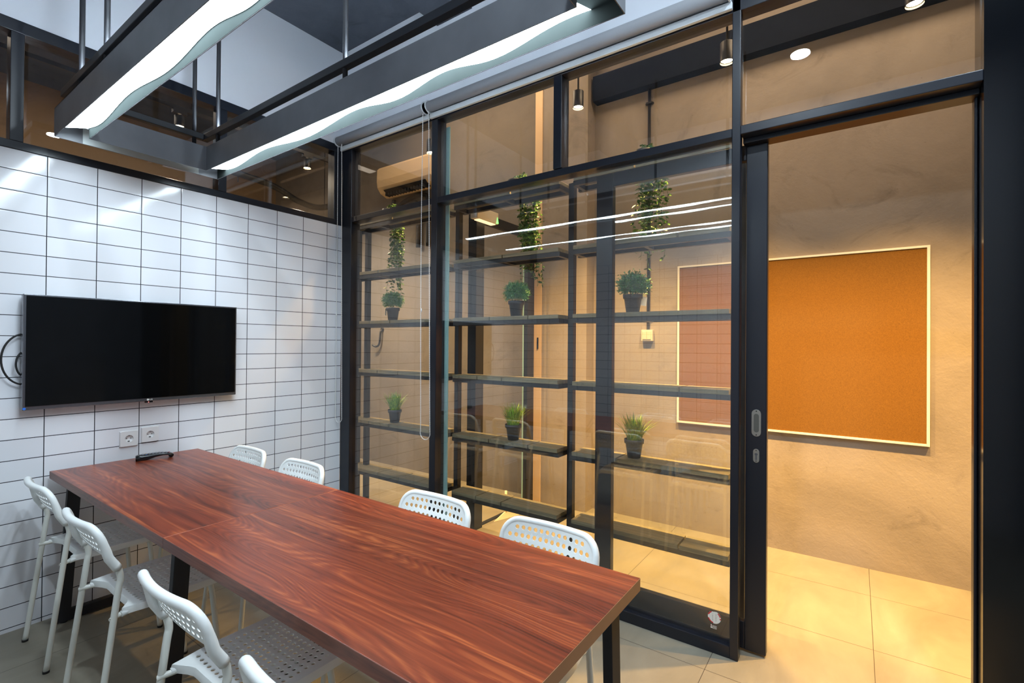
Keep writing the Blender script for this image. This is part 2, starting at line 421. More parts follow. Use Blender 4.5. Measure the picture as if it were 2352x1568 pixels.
box(0.088, 0.096, -1.058, -1.015, 0.02, 2.87).build('pale_strip', M['teal_edge'], w2)  # pale teal upright bar behind the mullion
for y0, y1, z0, z1, xx in ((-0.975, -0.115, 0.055, 2.335, 0.03), (-2.852, -1.030, 0.055, 2.335, 0.03), (-0.975, -0.115, 2.375, 2.895, 0.03),
                       (-1.922, -1.030, 2.375, 2.895, 0.03), (-2.852, -1.975, 2.375, 2.895, 0.03), (-3.675, -2.888, 2.380, 2.895, 0.03)):
    box(xx, xx+0.006, y0, y1, z0, z1).build('pane', M['glass'], w2)
# sliding door leaf, slid open behind the fixed pane
d1 = struct(MB().box(0.095, 0.135, -2.240, -2.145, 0.012, 2.325).box(0.095, 0.135, -2.985, -2.897, 0.012, 2.315)
            .box(0.098, 0.132, -2.897, -2.240, 2.252, 2.325).box(0.098, 0.132, -2.897, -2.240, 0.012, 0.135).build('door_1', M['frame'], bevel=0.003))
box(0.112, 0.118, -2.897, -2.240, 0.135, 2.252).build('pane', M['glass'], d1)
def stadium(yc, z0, z1, r, n=10):
    pts = []
    for k in range(n+1): a = PI*k/n; pts.append((yc+r*math.cos(a), z1-r+r*math.sin(a)))
    for k in range(n+1): a = PI+PI*k/n; pts.append((yc+r*math.cos(a), z0+r+r*math.sin(a)))
    return pts
hp = MB().prism(stadium(-2.943, 0.989, 1.111, 0.0195), 0.0925, 0.0955, 'x').build('door_handle', M['chrome'], d1, bevel=0.0006)
tag(hp, 'long oblong steel flush pull plate', None)
MB().prism(stadium(-2.943, 1.008, 1.092, 0.0105), 0.0915, 0.0930, 'x').build('finger_recess', simple('recess_steel', srgb(110, 110, 104), 0.5, 0.7), hp, bevel=0.0004)
for z in (0.9965, 1.1035): MB().lathe([(0.0028, 0), (0.0028, 0.002)], (0.0913, -2.943, z), 'x', 12).build('screw', M['dark'], hp)
lp = MB().prism(stadium(-2.943, 0.871, 0.933, 0.0130), 0.0925, 0.0955, 'x').build('lock_plate', M['chrome'], d1, bevel=0.0006)
MB().lathe([(0.0055, 0), (0.0055, 0.004)], (0.0895, -2.943, 0.909), 'x', 16).box(0.0905, 0.0930, -2.9455, -2.9405, 0.884, 0.906).build('lock_cylinder', M['silver'], lp)
for z in (0.878, 0.926): MB().lathe([(0.0022, 0), (0.0022, 0.002)], (0.0913, -2.943, z), 'x', 12).build('screw', M['dark'], lp)

# ------------------------------------------------------------------ roller blinds
def blind(y0, y1, label, ch):
    t = thing('roller_blind', label, 'blind', (-0.045, (y0+y1)/2, 2.965), 'roller blinds over the glass partition')
    MB().lathe([(0.034, y0), (0.034, y1)], (-0.045, 0, 2.968), 'y', 28).build('blind_roll', M['blind'], t)
    box(-0.025, -0.006, y0-0.005, y1+0.012, 2.902, 2.936).build('bottom_rail', M['blind_bar'], t, bevel=0.003)
    for ye in (y1-0.006, y0): MB().lathe([(0.041, 0), (0.041, 0.006)], (-0.045, ye, 2.968), 'y', 20).build('end_bracket', M['blind_bar'], t)
    ya, yb, zb, wv = ch
    r = (ya-yb)/2; c = (ya+yb)/2; pts = []
    for k in range(300): z = 2.965-k*(2.965-zb-r)/300; pts.append((-0.052, ya+0.012*wv*math.sin((2.965-z)*1.7), z))
    for k in range(17): a = PI*k/16; pts.append((-0.052, c+r*math.cos(a), zb+r-r*1.0*math.sin(a)))
    for k in range(300): z = zb+r+k*(2.965-zb-r)/300; pts.append((-0.052, yb+(ya-yb)*0.42*((z-zb)/(2.965-zb)), z))
    rad = [0.0030 if i % 2 else 0.0018 for i in range(len(pts))]
    MB().tube(pts, rad, 6).build('bead_chain', M['chain'], t)
    MB().lathe([(0.004, -0.012), (0.005, 0), (0.004, 0.012)], (-0.052, ya, 1.62), 'z', 10).build('chain_joiner', M['chain'], t)
blind(-0.962, -0.004, 'short grey roller blind rolled up above the narrow pane by the tiled wall', (-0.014, -0.094, 0.785, -0.0))
blind(-2.850, -0.990, 'long grey roller blind rolled up above the wide glass panes', (-0.945, -1.035, 0.765, 0.6))
# first blind chain stays inside the room
# ------------------------------------------------------------------ tables
def table(y0, y1, mat, label, near):
    xm = -1.3625
    t = thing('meeting_table', label, 'table', (xm, (y0+y1)/2, 0), 'two joined red wood tables')
    x0, x1 = -1.695, -1.030
    box(x0, x1, y0, y1, 0.7155, 0.7505).build('tabletop', mat, t, bevel=0.0008)
    for xa in (x0-0.001, x1): tag(box(xa, xa+0.001, y0, y1, 0.7155, 0.7498).build('long_edge_band', M['table_edge'], t), 'dark brown edge band', None)
    if near: tag(box(x0, x1, y1-0.0012, y1, 0.7155, 0.7508).build('seam_edge', M['seam'], t), 'pale joint line', None)
    if near: tag(box(x0, x1, y0-0.001, y0, 0.7155, 0.7498).build('end_edge_band', M['table_end'], t), 'brown end band, warm corridor light in its colour', None)
    def leg(y, side, s):
        # slanted flat bar from under the top to the floor
        xt, xb = (x0+0.085, x0+0.045) if side < 0 else (x1-0.085, x1-0.045)
        w_ = 0.026
        MB().add([(xt-w_, y-0.014, 0.7155), (xt+w_, y-0.014, 0.7155), (xt+w_, y+0.014, 0.7155), (xt-w_, y+0.014, 0.7155),
                  (xb-w_, y-0.014, 0.006), (xb+w_, y-0.014, 0.006), (xb+w_, y+0.014, 0.006), (xb-w_, y+0.014, 0.006)],
                 [(0, 1, 2, 3), (7, 6, 5, 4), (0, 4, 5, 1), (1, 5, 6, 2), (2, 6, 7, 3), (3, 7, 4, 0)]).build('leg', M['leg_black'], t, bevel=0.0015)
    for y in ((y0+0.05,) if near else (y0+0.072, y1-0.05)):
        for sd in (-1, 1): leg(y, sd, 0)
        box(x0+0.07, x1-0.07, y-0.014, y+0.014, 0.006, 0.052).build('foot_bar', M['leg_black'], t, bevel=0.0015)
        box(x0+0.09, x1-0.09, y-0.014, y+0.014, 0.685, 0.7155).build('top_bar', M['leg_black'], t, bevel=0.0015)
        for x in (x0+0.05, x1-0.05): MB().lathe([(0.014, 0), (0.014, 0.007)], (x, y, 0), 'z', 12).build('glide', M['rubber'], t)
    return t
table(-1.446, -0.045, M['table_a'], 'red wood laminate table with its end against the tiled wall', False)
table(-2.822, -1.448, M['table_b'], 'red wood laminate table nearest the doorway, joined to the other table', True)

# ------------------------------------------------------------------ chairs
def perf_plate(us, vs_, hole, r, outline, fmap, nseg=16):
    """grid of cells, each with an optional round hole, stitched out to an outline"""
    nu, nv = len(us)-1, len(vs_)-1
    V = []; F = []; idx = {}
    def vert(u, v):
        k = (round(u, 5), round(v, 5))
        if k not in idx: idx[k] = len(V); V.append((u, v))
        return idx[k]
    for i in range(nu):
        for j in range(nv):
            a, b, c, d = us[i], us[i+1], vs_[j], vs_[j+1]; um, vm = (a+b)/2, (c+d)/2
            B = [vert(b, vm), vert(b, d), vert(um, d), vert(a, d), vert(a, vm), vert(a, c), vert(um, c), vert(b, c)]
            if hole(i, j):
                C = [len(V)+k for k in range(nseg)]
                for k in range(nseg): an = 2*PI*k/nseg; V.append((um+r*math.cos(an), vm+r*math.sin(an)))
                q = nseg//8
                for k in range(8):
                    F.append(tuple([B[k], B[(k+1) % 8]]+[C[(k*q+m) % nseg] for m in range(q, -1, -1)]))
            else: F.append(tuple(B))
    # boundary loop
    loop = []
    for i in range(nu): loop += [(us[i], vs_[0]), ((us[i]+us[i+1])/2, vs_[0])]
    for j in range(nv): loop += [(us[-1], vs_[j]), (us[-1], (vs_[j]+vs_[j+1])/2)]
    for i in range(nu, 0, -1): loop += [(us[i], vs_[-1]), ((us[i]+us[i-1])/2, vs_[-1])]
    for j in range(nv, 0, -1): loop += [(us[0], vs_[j]), (us[0], (vs_[j]+vs_[j-1])/2)]
    L = [vert(*p) for p in loop]; O = []
    for p in loop: O.append(len(V)); V.append(outline(*p))
    n = len(L)
    for k in range(n): F.append((L[k], L[(k+1) % n], O[(k+1) % n], O[k]))
    return [fmap(u, v) for u, v in V], F, [V[o] for o in O]
def back_map(u, v):     # u lateral, v height -> local chair coordinates
    tt = (v-0.60)/0.17
    conc = 0.028*(1-min(1, (abs(u)/0.19))**2)
    return Vector((-0.143-0.044*max(0, tt)**1.1-conc*min(1, max(0, tt)*1.4), u, v))
def back_outline(u, v):
    W, zt, R = 0.186, 0.766, 0.058
    cu, cv = 0.0, 0.70; du, dv = u-cu, v-cv; k = 1.0
    # march outwards to the rounded rectangle
    def inside(a, b):
        zb = 0.640
        if abs(a) > W or b > zt or b < zb: return False
        if b > zt-R and abs(a) > W-R: return (abs(a)-(W-R))**2+(b-(zt-R))**2 <= R*R
        return True
    k = 1.0
    while inside(cu+du*k, cv+dv*k) and k < 3: k += 0.004
    return (cu+du*k, cv+dv*k)
def make_back():
    us = [-0.1652+0.0236*i for i in range(15)]; vs_ = [0.651+0.026*j for j in range(5)]
    def hole(i, j):
        if j == 3: return 1 <= i <= 12
        if j == 0: return 1 <= i <= 12
        return True
    V, F, O = perf_plate(us, vs_, hole, 0.0074, back_outline, back_map)
    mb = MB()
    # double skin
    n = len(V); th = Vector((0.0016, 0, 0))
    mb.add([v+th for v in V]+[v-th for v in V], F+[tuple(n+i for i in f)[::-1] for f in F], False)
    # hole walls and rim close
    from collections import Counter
    cnt = Counter()
    for f in F:
        for a, b in zip(f, f[1:]+f[:1]): cnt[(min(a, b), max(a, b))] += 1
    mb.add([v+th for v in V]+[v-th for v in V], [(a, b, b+n, a+n) for (a, b), c in cnt.items() if c == 1], False)
    # thick rolled rim: from one sleeve over the top to the other sleeve
    path = []; rad = []
    W, zt, R = 0.184, 0.763, 0.058
    P2 = [(-0.180, 0.606), (-0.181, 0.620), (-0.182, 0.634), (-W, 0.652), (-W, 0.675), (-W, zt-R)]
    for k in range(1, 8): a = PI-PI/2*k/8; P2.append((-(W-R)+R*math.cos(a), zt-R+R*math.sin(a)))
    for k in range(0, 13): P2.append((-(W-R)+2*(W-R)*k/12, zt))
    for k in range(1, 8): a = PI/2-PI/2*k/8; P2.append(((W-R)+R*math.cos(a), zt-R+R*math.sin(a)))
    P2 += [(W, zt-R), (W, 0.675), (W, 0.652), (0.182, 0.634), (0.181, 0.620), (0.180, 0.606)]
    for i, (u, v) in enumerate(P2):
        p = back_map(u, v)
        if v < 0.64: p.x = -0.138-0.60*(v-0.606)
        if v >= 0.64: p.x -= 0.0095
        path.append(p); rad.append(0.0145 if v < 0.625 else (0.0142 if v < 0.68 else 0.0125))
    mb.tube(path, rad, 12)
    # web between sleeve and plate
    for s in (-1, 1):
        a = back_map(s*0.176, 0.66); b = back_map(s*0.176, 0.625); c = back_map(s*0.145, 0.645)
        mb.add([a+th*2, b+th*2, c+th*2, a-th*2, b-th*2, c-th*2], [(0, 1, 2), (3, 4, 5), (0, 1, 4, 3), (1, 2, 5, 4), (0, 2, 5, 3)])
    return mb
def seat_map(u, v):   # u lateral, v forward
    z = 0.452
    z += 0.006*min(1, (abs(u)/0.17))**3
    if v > 0.188: z -= 0.030*((v-0.188)/0.055)**2
    return Vector((v, u, z))
def seat_outline(u, v):
    cu, cv = 0.0, 0.04; du, dv = u-cu, v-cv
    def inside(a, b):
        W = 0.188 if b > -0.02 else 0.188-0.16*(-0.02-b)
        if abs(a) > W or b > 0.226: return False
        if b < -0.086-0.036*max(0, (abs(a)-0.10)/0.07)**1.5: return False
        if b > 0.186 and abs(a) > 0.150: return (abs(a)-0.150)**2+(b-0.186)**2 <= 0.040**2
        return True
    k = 1.0
    while inside(cu+du*k, cv+dv*k) and k < 3: k += 0.004
    return (cu+du*k, cv+dv*k)
def make_seat():
    us = [-0.1652+0.0236*i for i in range(15)]; vs_ = [-0.072+0.0226*j for j in range(13)]
    V, F, O = perf_plate(us, vs_, lambda i, j: not (j == 11 and i in (0, 13)), 0.0062, seat_outline, seat_map)
    mb = MB(); n = len(V); th = Vector((0, 0, 0.0018))
    mb.add([v+th for v in V]+[v-th for v in V], F+[tuple(n+i for i in f)[::-1] for f in F], False)
    from collections import Counter
    cnt = Counter()
    for f in F:
        for a, b in zip(f, f[1:]+f[:1]): cnt[(min(a, b), max(a, b))] += 1
    mb.add([v+th for v in V]+[v-th for v in V], [(a, b, b+n, a+n) for (a, b), c in cnt.items() if c == 1], False)
    # turned down side skirts
    op = [seat_map(*o) for o in O]; m = len(op)
    dn = []
    for i, p in enumerate(op):
        c = Vector((0.04, 0, p.z)); d = (p-c); d.z = 0; d.normalize()
        dn.append(p+d*0.004+Vector((0, 0, -0.010)))
    dn2 = [p+Vector((0, 0, -0.012)) for p in dn]
    up = [p+th for p in op]
    mb.add(up+dn+dn2, [(i, (i+1) % m, m+(i+1) % m, m+i) for i in range(m)]+[(m+i, m+(i+1) % m, 2*m+(i+1) % m, 2*m+i) for i in range(m)], True)
    # ears that clasp the side tubes
    for s in (-1, 1):
        mb.tube([(-0.050, s*0.160, 0.446), (-0.080, s*0.164, 0.444), (-0.105, s*0.168, 0.442), (-0.126, s*0.171, 0.440)], [0.004, 0.0095, 0.0108, 0.0105], 12)
    return mb
def smooth_path(pts, sub=6):
    P = [Vector(p) for p in pts]; out = []
    for i in range(len(P)-1):
        p0, p1, p2, p3 = P[max(i-1, 0)], P[i], P[i+1], P[min(i+2, len(P)-1)]
        for k in range(sub):
            t = k/sub
            out.append(0.5*((2*p1)+(-p0+p2)*t+(2*p0-5*p1+4*p2-p3)*t*t+(-p0+3*p1-3*p2+p3)*t**3))
    out.append(P[-1]); return out
chair0 = thing('perforated_chair', 'x', 'chair', (0, 0, 0), 'white perforated chairs')
make_back().build('backrest', M['chair_white'], chair0)
make_seat().build('seat', M['chair_white'], chair0)
for s in (-1, 1):
    lg = MB().tube(smooth_path([(-0.200, s*0.186, 0.004), (-0.166, s*0.180, 0.28), (-0.137, s*0.177, 0.52), (-0.130, s*0.178, 0.565), (-0.134, s*0.179, 0.595), (-0.141, s*0.180, 0.620)]), 0.0105, 12).build('leg', M['chair_tube'], chair0)
    MB().lathe([(0.0118, 0.0), (0.0118, 0.009)], (-0.200, s*0.186, 0.0), 'z', 14).build('foot_cap', M['rubber'], lg)
    lg = MB().tube(smooth_path([(0.212, s*0.182, 0.004), (0.190, s*0.172, 0.22), (0.172, s*0.163, 0.41), (0.160, s*0.162, 0.434), (0.13, s*0.162, 0.440)]), 0.0100, 12).build('leg', M['chair_tube'], chair0)
    MB().lathe([(0.0115, 0.0), (0.0115, 0.009)], (0.212, s*0.182, 0.0), 'z', 14).build('foot_cap', M['rubber'], lg)
fr = MB()
for s in (-1, 1): fr.tube(smooth_path([(-0.156, s*0.179, 0.434), (-0.14, s*0.172, 0.438), (-0.08, s*0.164, 0.439), (0.13, s*0.162, 0.440)]), 0.0085, 10)
fr.tube([(0.10, -0.162, 0.440), (0.10, 0.162, 0.440)], 0.007, 8)
fr.build('seat_frame', M['chair_tube'], chair0)
for s in (-1, 1): MB().lathe([(0.003, -0.0150), (0.003, -0.0125)], (-0.143, s*0.181, 0.622), 'x', 10).build('screw', M['dark'], chair0)
first = [True]
def copy_tree(o, parent=None):
    c = o.copy(); COL.objects.link(c)
    if parent: c.parent = parent
    for ch in [x for x in bpy.data.objects if x.parent == o]: copy_tree(ch, c)
    return c
def place_chair(x, y, rz, label):
    c = chair0 if first[0] else copy_tree(chair0)
    first[0] = False
    c.location = (x, y, 0); c.rotation_euler = (0, 0, rz); c['label'] = label
XL, XR = -1.595, -1.092
place_chair(XL, -0.345, 0.0, 'white perforated chair on the left side of the table, closest to the tiled wall')
place_chair(XL-0.016, -1.035, 0.0, 'white perforated chair on the left side of the table, second from the tiled wall')
place_chair(XL-0.036, -1.862, 0.0, 'white perforated chair on the left side of the table, third from the tiled wall')
place_chair(XL-0.052, -2.462, 0.02, 'white perforated chair at lower left, mostly cut off by the photo edge')
place_chair(XR, -0.395, PI, 'white perforated chair on the glass side of the table, closest to the tiled wall')
place_chair(XR, -0.953, PI, 'white perforated chair on the glass side of the table, second from the tiled wall')
place_chair(XR, -1.908, PI, 'white perforated chair in front of the wide glass pane, third from the tiled wall')
place_chair(XR, -2.447, PI, 'white perforated chair on the glass side nearest the sliding door')

# ------------------------------------------------------------------ television, cables, sockets, remote
tv = thing('television', 'flat wall television with silver bezel on the white tiled wall', 'television', (-1.31, -0.035, 1.34))
box(-1.800, -0.818, -0.060, -0.022, 1.062, 1.622).build('bezel', M['silver'], tv, bevel=0.003)
sb = box(-1.789, -0.826, -0.0618, -0.0600, 1.080, 1.614).build('screen', M['black_gloss'], tv)
box(-1.55, -1.07, -0.022, -0.006, 1.2, 1.5).build('wall_bracket', M['black_plastic'], tv, bevel=0.002)
lgx = -1.283
MB().lathe([(0.0055, 0), (0.0055, -0.0008)], (lgx-0.010, -0.0603, 1.071), 'y', 20).build('logo_disc', M['white_ink'], tv)
text_part('LG', 'logo_text', 0.012, M['white_ink'], tv, Matrix.Translation((lgx+0.005, -0.0606, 1.071)) @ Matrix.Rotation(PI/2, 4, 'X'))
rcv = box(lgx-0.022, lgx+0.014, -0.058, -0.045, 1.054, 1.062).build('sensor_bar', M['black_plastic'], tv)
box(lgx-0.008, lgx-0.004, -0.0585, -0.058, 1.056, 1.059).build('standby_light', M['red_led'], rcv)
MB().lathe([(0.006, 0), (0.006, -0.0008)], (-1.792, -0.0603, 1.070), 'y', 16).build('blue_sticker', M['blue'], tv)
cb = []
for (za, zb, xb, r, lab) in ((1.43, 1.185, -1.868, 0.0042, 'black cable in a wide loop left of the television'), (1.345, 1.225, -1.818, 0.0040, 'black cable in a small loop left of the television')):
    pts = []
    for k in range(25):
        a = PI/2+PI*k/24; pts.append((-1.765+(xb+1.765)*-math.cos(a)*-1 if False else -1.785+(xb+1.785)*math.sin(PI*k/24), -0.024-0.012*math.sin(PI*k/24), za+(zb-za)*(1-math.cos(PI*k/24))/2))
    tag(MB().tube(pts, r, 10).build('cable', M['rubber']), lab, 'cable', 'television cables')
def socket(x0, x1, z0, z1, label):
    t = thing('wall_socket', label, 'socket', ((x0+x1)/2, 0, (z0+z1)/2), 'wall sockets under the television')
    xc, zc = (x0+x1)/2, (z0+z1)/2
    # face plate with a round opening: ring of quads
    pl = MB(); N = 32; R = 0.0195; inn = []; out = []; outb = []
    for k in range(N):
        a = 2*PI*k/N; c, s_ = math.cos(a), math.sin(a); m = max(abs(c)/((x1-x0)/2), abs(s_)/((z1-z0)/2))
        inn.append((xc+R*c, -0.0095, zc+R*s_)); out.append((xc+c/m*0.93, -0.0095, zc+s_/m*0.93)); outb.append((xc+c/m, -0.0005, zc+s_/m))
    pl.add(inn+out+outb, [(k, (k+1) % N, N+(k+1) % N, N+k) for k in range(N)]+[(N+k, N+(k+1) % N, 2*N+(k+1) % N, 2*N+k) for k in range(N)])
    pl.build('face_plate', M['socket'], t)
    MB().lathe([(R, -0.0095), (R, -0.0015), (0.0, -0.0015)], (xc, 0, zc), 'y', 32, caps=False).build('socket_well', M['socket'], t)
    for dx in (-0.0095, 0.0095): MB().lathe([(0.0026, -0.0022), (0.0026, -0.0016)], (xc+dx, 0, zc+0.001), 'y', 12).build('pin_hole', M['dark'], t)
    box(xc-0.005, xc+0.005, -0.0040, -0.0015, zc-0.0165, zc-0.0125).build('earth_clip', M['dark'], t)
    box(xc-0.004, xc+0.004, -0.0090, -0.0015, zc+0.0165, zc+0.0192).build('earth_clip', M['dark'], t)
socket(-1.405, -1.319, 0.812, 0.901, 'left white round-pin socket on the tiles below the television')
socket(-1.306, -1.220, 0.822, 0.911, 'right white round-pin socket on the tiles below the television')
rm = thing('remote_control', 'black curved remote control lying on the far end of the table', 'remote', (-1.285, -0.145, 0.7505))
a0, b0 = Vector((-1.368, -0.128, 0)), Vector((-1.203, -0.165, 0)); ax = (b0-a0).normalized(); px_ = Vector((-ax.y, ax.x, 0))
rb = MB(); N = 14; vs = []
prof = [(0.0, 0.0, 0.024), (0.04, 0.0, 0.027), (0.15, 0.0, 0.029), (0.3, 0.002, 0.030), (0.5, 0.012, 0.0305), (0.7, 0.017, 0.029), (0.85, 0.015, 0.0265), (0.89, 0.002, 0.025), (0.95, 0.001, 0.022), (1.0, 0.009, 0.017)]
for i, (tt, lo, hi) in enumerate(prof):
    c = a0+(b0-a0)*tt; wd = 0.021*(0.85 if i in (0, len(prof)-1) else 1)
    for (sx, zz) in ((-1, lo), (1, lo), (1.05, (lo+hi)/2), (0.85, hi), (-0.85, hi), (-1.05, (lo+hi)/2)): vs.append(c+px_*wd*sx+Vector((0, 0, 0.7507+zz)))
fs = []
for i in range(len(prof)-1):
    for k in range(6): fs.append((i*6+k, i*6+(k+1) % 6, (i+1)*6+(k+1) % 6, (i+1)*6+k))
fs += [tuple(range(6)), tuple(range((len(prof)-1)*6, len(prof)*6))]
rb.add(vs, fs, True).build('case', M['black_plastic'], rm)
YB_ = simple('yellow_button', srgb(225, 190, 40), 0.4)
GB = simple('grey_buttons', srgb(120, 125, 135), 0.3)
for i in range(9):
    for j in (-1, 0, 1):
        tt = 0.18+i*0.088; c = a0+(b0-a0)*tt+px_*0.011*j
        z = 0.7507+0.0292 + (0.0012 if 0.25 < tt < 0.65 else 0)-max(0, tt-0.7)*0.018
        box(c.x-0.0035, c.x+0.0035, c.y-0.0025, c.y+0.0025, z-0.001, z+0.002).build('button', {(1, -1): M['blue'], (1, 0): YB_, (8, 0): M['red']}.get((i, j), GB), rm)

# ------------------------------------------------------------------ pendant light
pl = thing('pendant_light', 'long dark metal pendant light frame hung on rods above the table', 'lamp', (-1.36, -1.47, ZC))
XO0, XO1, YO0, YO1, CW, ZB, ZT = -1.725, -0.997, -2.755, -0.190, 0.105, 2.370, 2.505
th = 0.003
hs = MB()
def ring(x0, x1, y0, y1, z0, z1):
    hs.box(x0, x0+th, y0, y1, z0, z1).box(x1-th, x1, y0, y1, z0, z1).box(x0+th, x1-th, y0, y0+th, z0, z1).box(x0+th, x1-th, y1-th, y1, z0, z1)
ring(XO0, XO1, YO0, YO1, ZB, ZT)
ring(XO0+CW, XO1-CW, YO0+CW, YO1-CW, ZB, ZT)
hs.box(XO0, XO0+CW, YO0, YO1, ZT-th, ZT).box(XO1-CW, XO1, YO0, YO1, ZT-th, ZT).box(XO0+CW, XO1-CW, YO0, YO0+CW, ZT-th, ZT).box(XO0+CW, XO1-CW, YO1-CW, YO1, ZT-th, ZT)
# stop plates at the ends of the two light channels
for x in (XO0, XO1-CW):
    hs.box(x+th, x+CW-th, YO1-CW, YO1-CW+th, ZB+0.045, ZT)
hs.build('channel', M['galv'], pl)
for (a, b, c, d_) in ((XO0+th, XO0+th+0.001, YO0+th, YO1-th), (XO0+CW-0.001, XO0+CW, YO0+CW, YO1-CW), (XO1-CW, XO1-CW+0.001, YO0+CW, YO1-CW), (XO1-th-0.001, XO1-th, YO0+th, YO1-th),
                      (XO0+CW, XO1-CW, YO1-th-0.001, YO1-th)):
    tag(box(a, b, c, d_, ZB+0.001, ZT-th).build('inner_liner', M['liner'] if a == XO0+CW and b == XO1-CW else M['liner_dimmed'], pl), 'inner metal face, light level in its colour', None)
for sgn, x in ((1, XO0), (-1, XO1-CW)):
    d = MB(); n = 130; ya, yb = YO0+CW+0.004, YO1-CW-0.004; vs = []; rows = 9
    for i in range(n+1):
        y = ya+(yb-ya)*i/n
        wv = 0.5+0.5*math.sin(y*2*PI/0.62+0.8*math.sin(y*3.1)+(1.1 if sgn > 0 else 0.2))
        for k in range(rows):
            u = k/(rows-1); uu = u if sgn < 0 else 1-u         # 0 = inner side plate nearest the camera
            xx = x+th+0.001+(CW-2*th-0.002)*u
            zz = ZB+0.012+0.008*(1-wv)+(0.014+0.022*(1-wv))*(u if sgn < 0 else u)
            vs.append((xx, y, zz))
    fs = [(i*rows+k, i*rows+k+1, (i+1)*rows+k+1, (i+1)*rows+k) for i in range(n) for k in range(rows-1)]
    d.add(vs, fs, True).build('light_diffuser', M['led'], pl, recalc=False)
RW, RZ0, RZ1 = 0.032, 2.552, 2.585
r = MB()
rx0, rx1, ry0, ry1 = XO0+0.012, XO1-CW-0.004, YO0+0.03, YO1-0.045
def rail(xa, xb, ya, yb): r.box(xa, xb, ya, yb, RZ0, RZ1)
rail(rx0, rx0+RW, ry0, ry1); rail(rx1-0.0, rx1+RW, ry0, ry1); rail(rx0+RW, rx1, ry1-RW, ry1); rail(rx0+RW, rx1, ry0, ry0+RW)
r.build('top_rail', M['steel'], pl, bevel=0.002)
for x in (rx0, rx1):  # added strips, hidden from below, to light the upper walls
    box(x+0.010, x+RW-0.010, ry0+0.05, ry1-0.05, RZ1, RZ1+0.001).build('added_uplight', M['up'], pl)
rods = [(rx0+RW/2, -0.495), (rx0+RW/2, -0.83), (-1.150, ry1-RW/2), (rx1+RW/2, -0.40), (rx1+RW/2, -1.55), (rx0+RW/2, -1.9), (rx1+RW/2, -2.6), (rx0+RW/2, -2.6)]
for (x, y) in rods:
    MB().tube([(x, y, ZT-0.002), (x, y, ZC)], 0.0105, 12).build('suspension_rod', M['leg_black'], pl)

# ------------------------------------------------------------------ shelving racks in the corridor
XF, XB = 0.250, 0.410
LV = [0.352, 0.757, 1.178, 1.583, 1.995, 2.410]
def rack(y0, y1, gaps, posts, label):
    """gaps: per level list of joints between boards"""
    t = thing('shelving_rack', label, 'shelf', ((XF+XB)/2, (y0+y1)/2, 0), 'black steel racks with wooden shelves')
    fr = MB()
    for z in LV:
        fr.box(XF+0.006, XF+0.030, y0, y1, z-0.052, z-0.024)
        fr.box(XB-0.030, XB-0.004, y0-0.03, y1+0.03, z-0.052, z-0.024)
        for y in (y0, (y0+y1)/2-0.012, y1-0.024): fr.box(XF+0.030, XB-0.030, y, y+0.024, z-0.052, z-0.024)
    fr.build('shelf_frame', M['steel'], t)
    for y in posts:
        box(0.345, 0.385, y-0.019, y+0.019, 0.0, 2.41).build('post', M['steel'], t, bevel=0.002)
    for lv, z in enumerate(LV):
        ys = [y0]+sorted(g for g in gaps[lv] if y0 < g < y1)+[y1]
        for a, b in zip(ys, ys[1:]):
            box(XF, XB, a+0.005, b-0.005, z-0.024, z).build('shelf_board', M['shelf_wood'], t, bevel=0.001)
    return t
rack(-1.822, -0.950, [[-1.392, -1.175], [-1.602, -1.285], [-1.391, -1.178], [-1.595, -1.284], [-1.387], [-1.45]], [-1.853, -0.905],
     'black rack with wooden shelves behind the middle glass, left of the door leaf')
rack(-2.800, -1.913, [[-2.552], [-2.202], [-2.552], [-2.190], [-2.540], [-2.3]], [-2.835], 'black rack with wooden shelves behind the sliding door leaf')
rack(-0.840, 0.620, [[-0.397, -0.149], [-0.280, -0.034], [-0.376, -0.132], [-0.279, -0.027], [-0.380, -0.131], [-0.3]], [0.140, 0.268],
     'black rack with wooden shelves behind the narrow pane by the tiled wall')

# ------------------------------------------------------------------ plants
def pot_mb(x, y, z, r0, r1, h):
    return MB().lathe([(r0, 0), (r0+(r1-r0)*0.78, h*0.78), (r1+0.003, h*0.79), (r1+0.004, h), (r1, h), (r1-0.003, h*0.84), (0.001, h*0.84)], (x, y, z), 'z', 28)
def tag_part(t, x, y, z, rz, s=0.03):
    c, q = math.cos(rz), math.sin(rz)
    V = [(-0.5, 0), (0.5, -0.1), (0.7, 0.9), (-0.3, 1.0)]; vs = []
    for a, b in V: vs.append((x+c*a*s, y+q*a*s, z+b*s*1.6)); 
    V2 = [(v[0]+0.0005*q, v[1]-0.0005*c, v[2]) for v in vs]
    MB().add(vs+V2, [(0, 1, 2, 3), (7, 6, 5, 4), (0, 4, 5, 1), (1, 5, 6, 2), (2, 6, 7, 3), (3, 7, 4, 0)]).build('paper_tag', M['paper'], t)
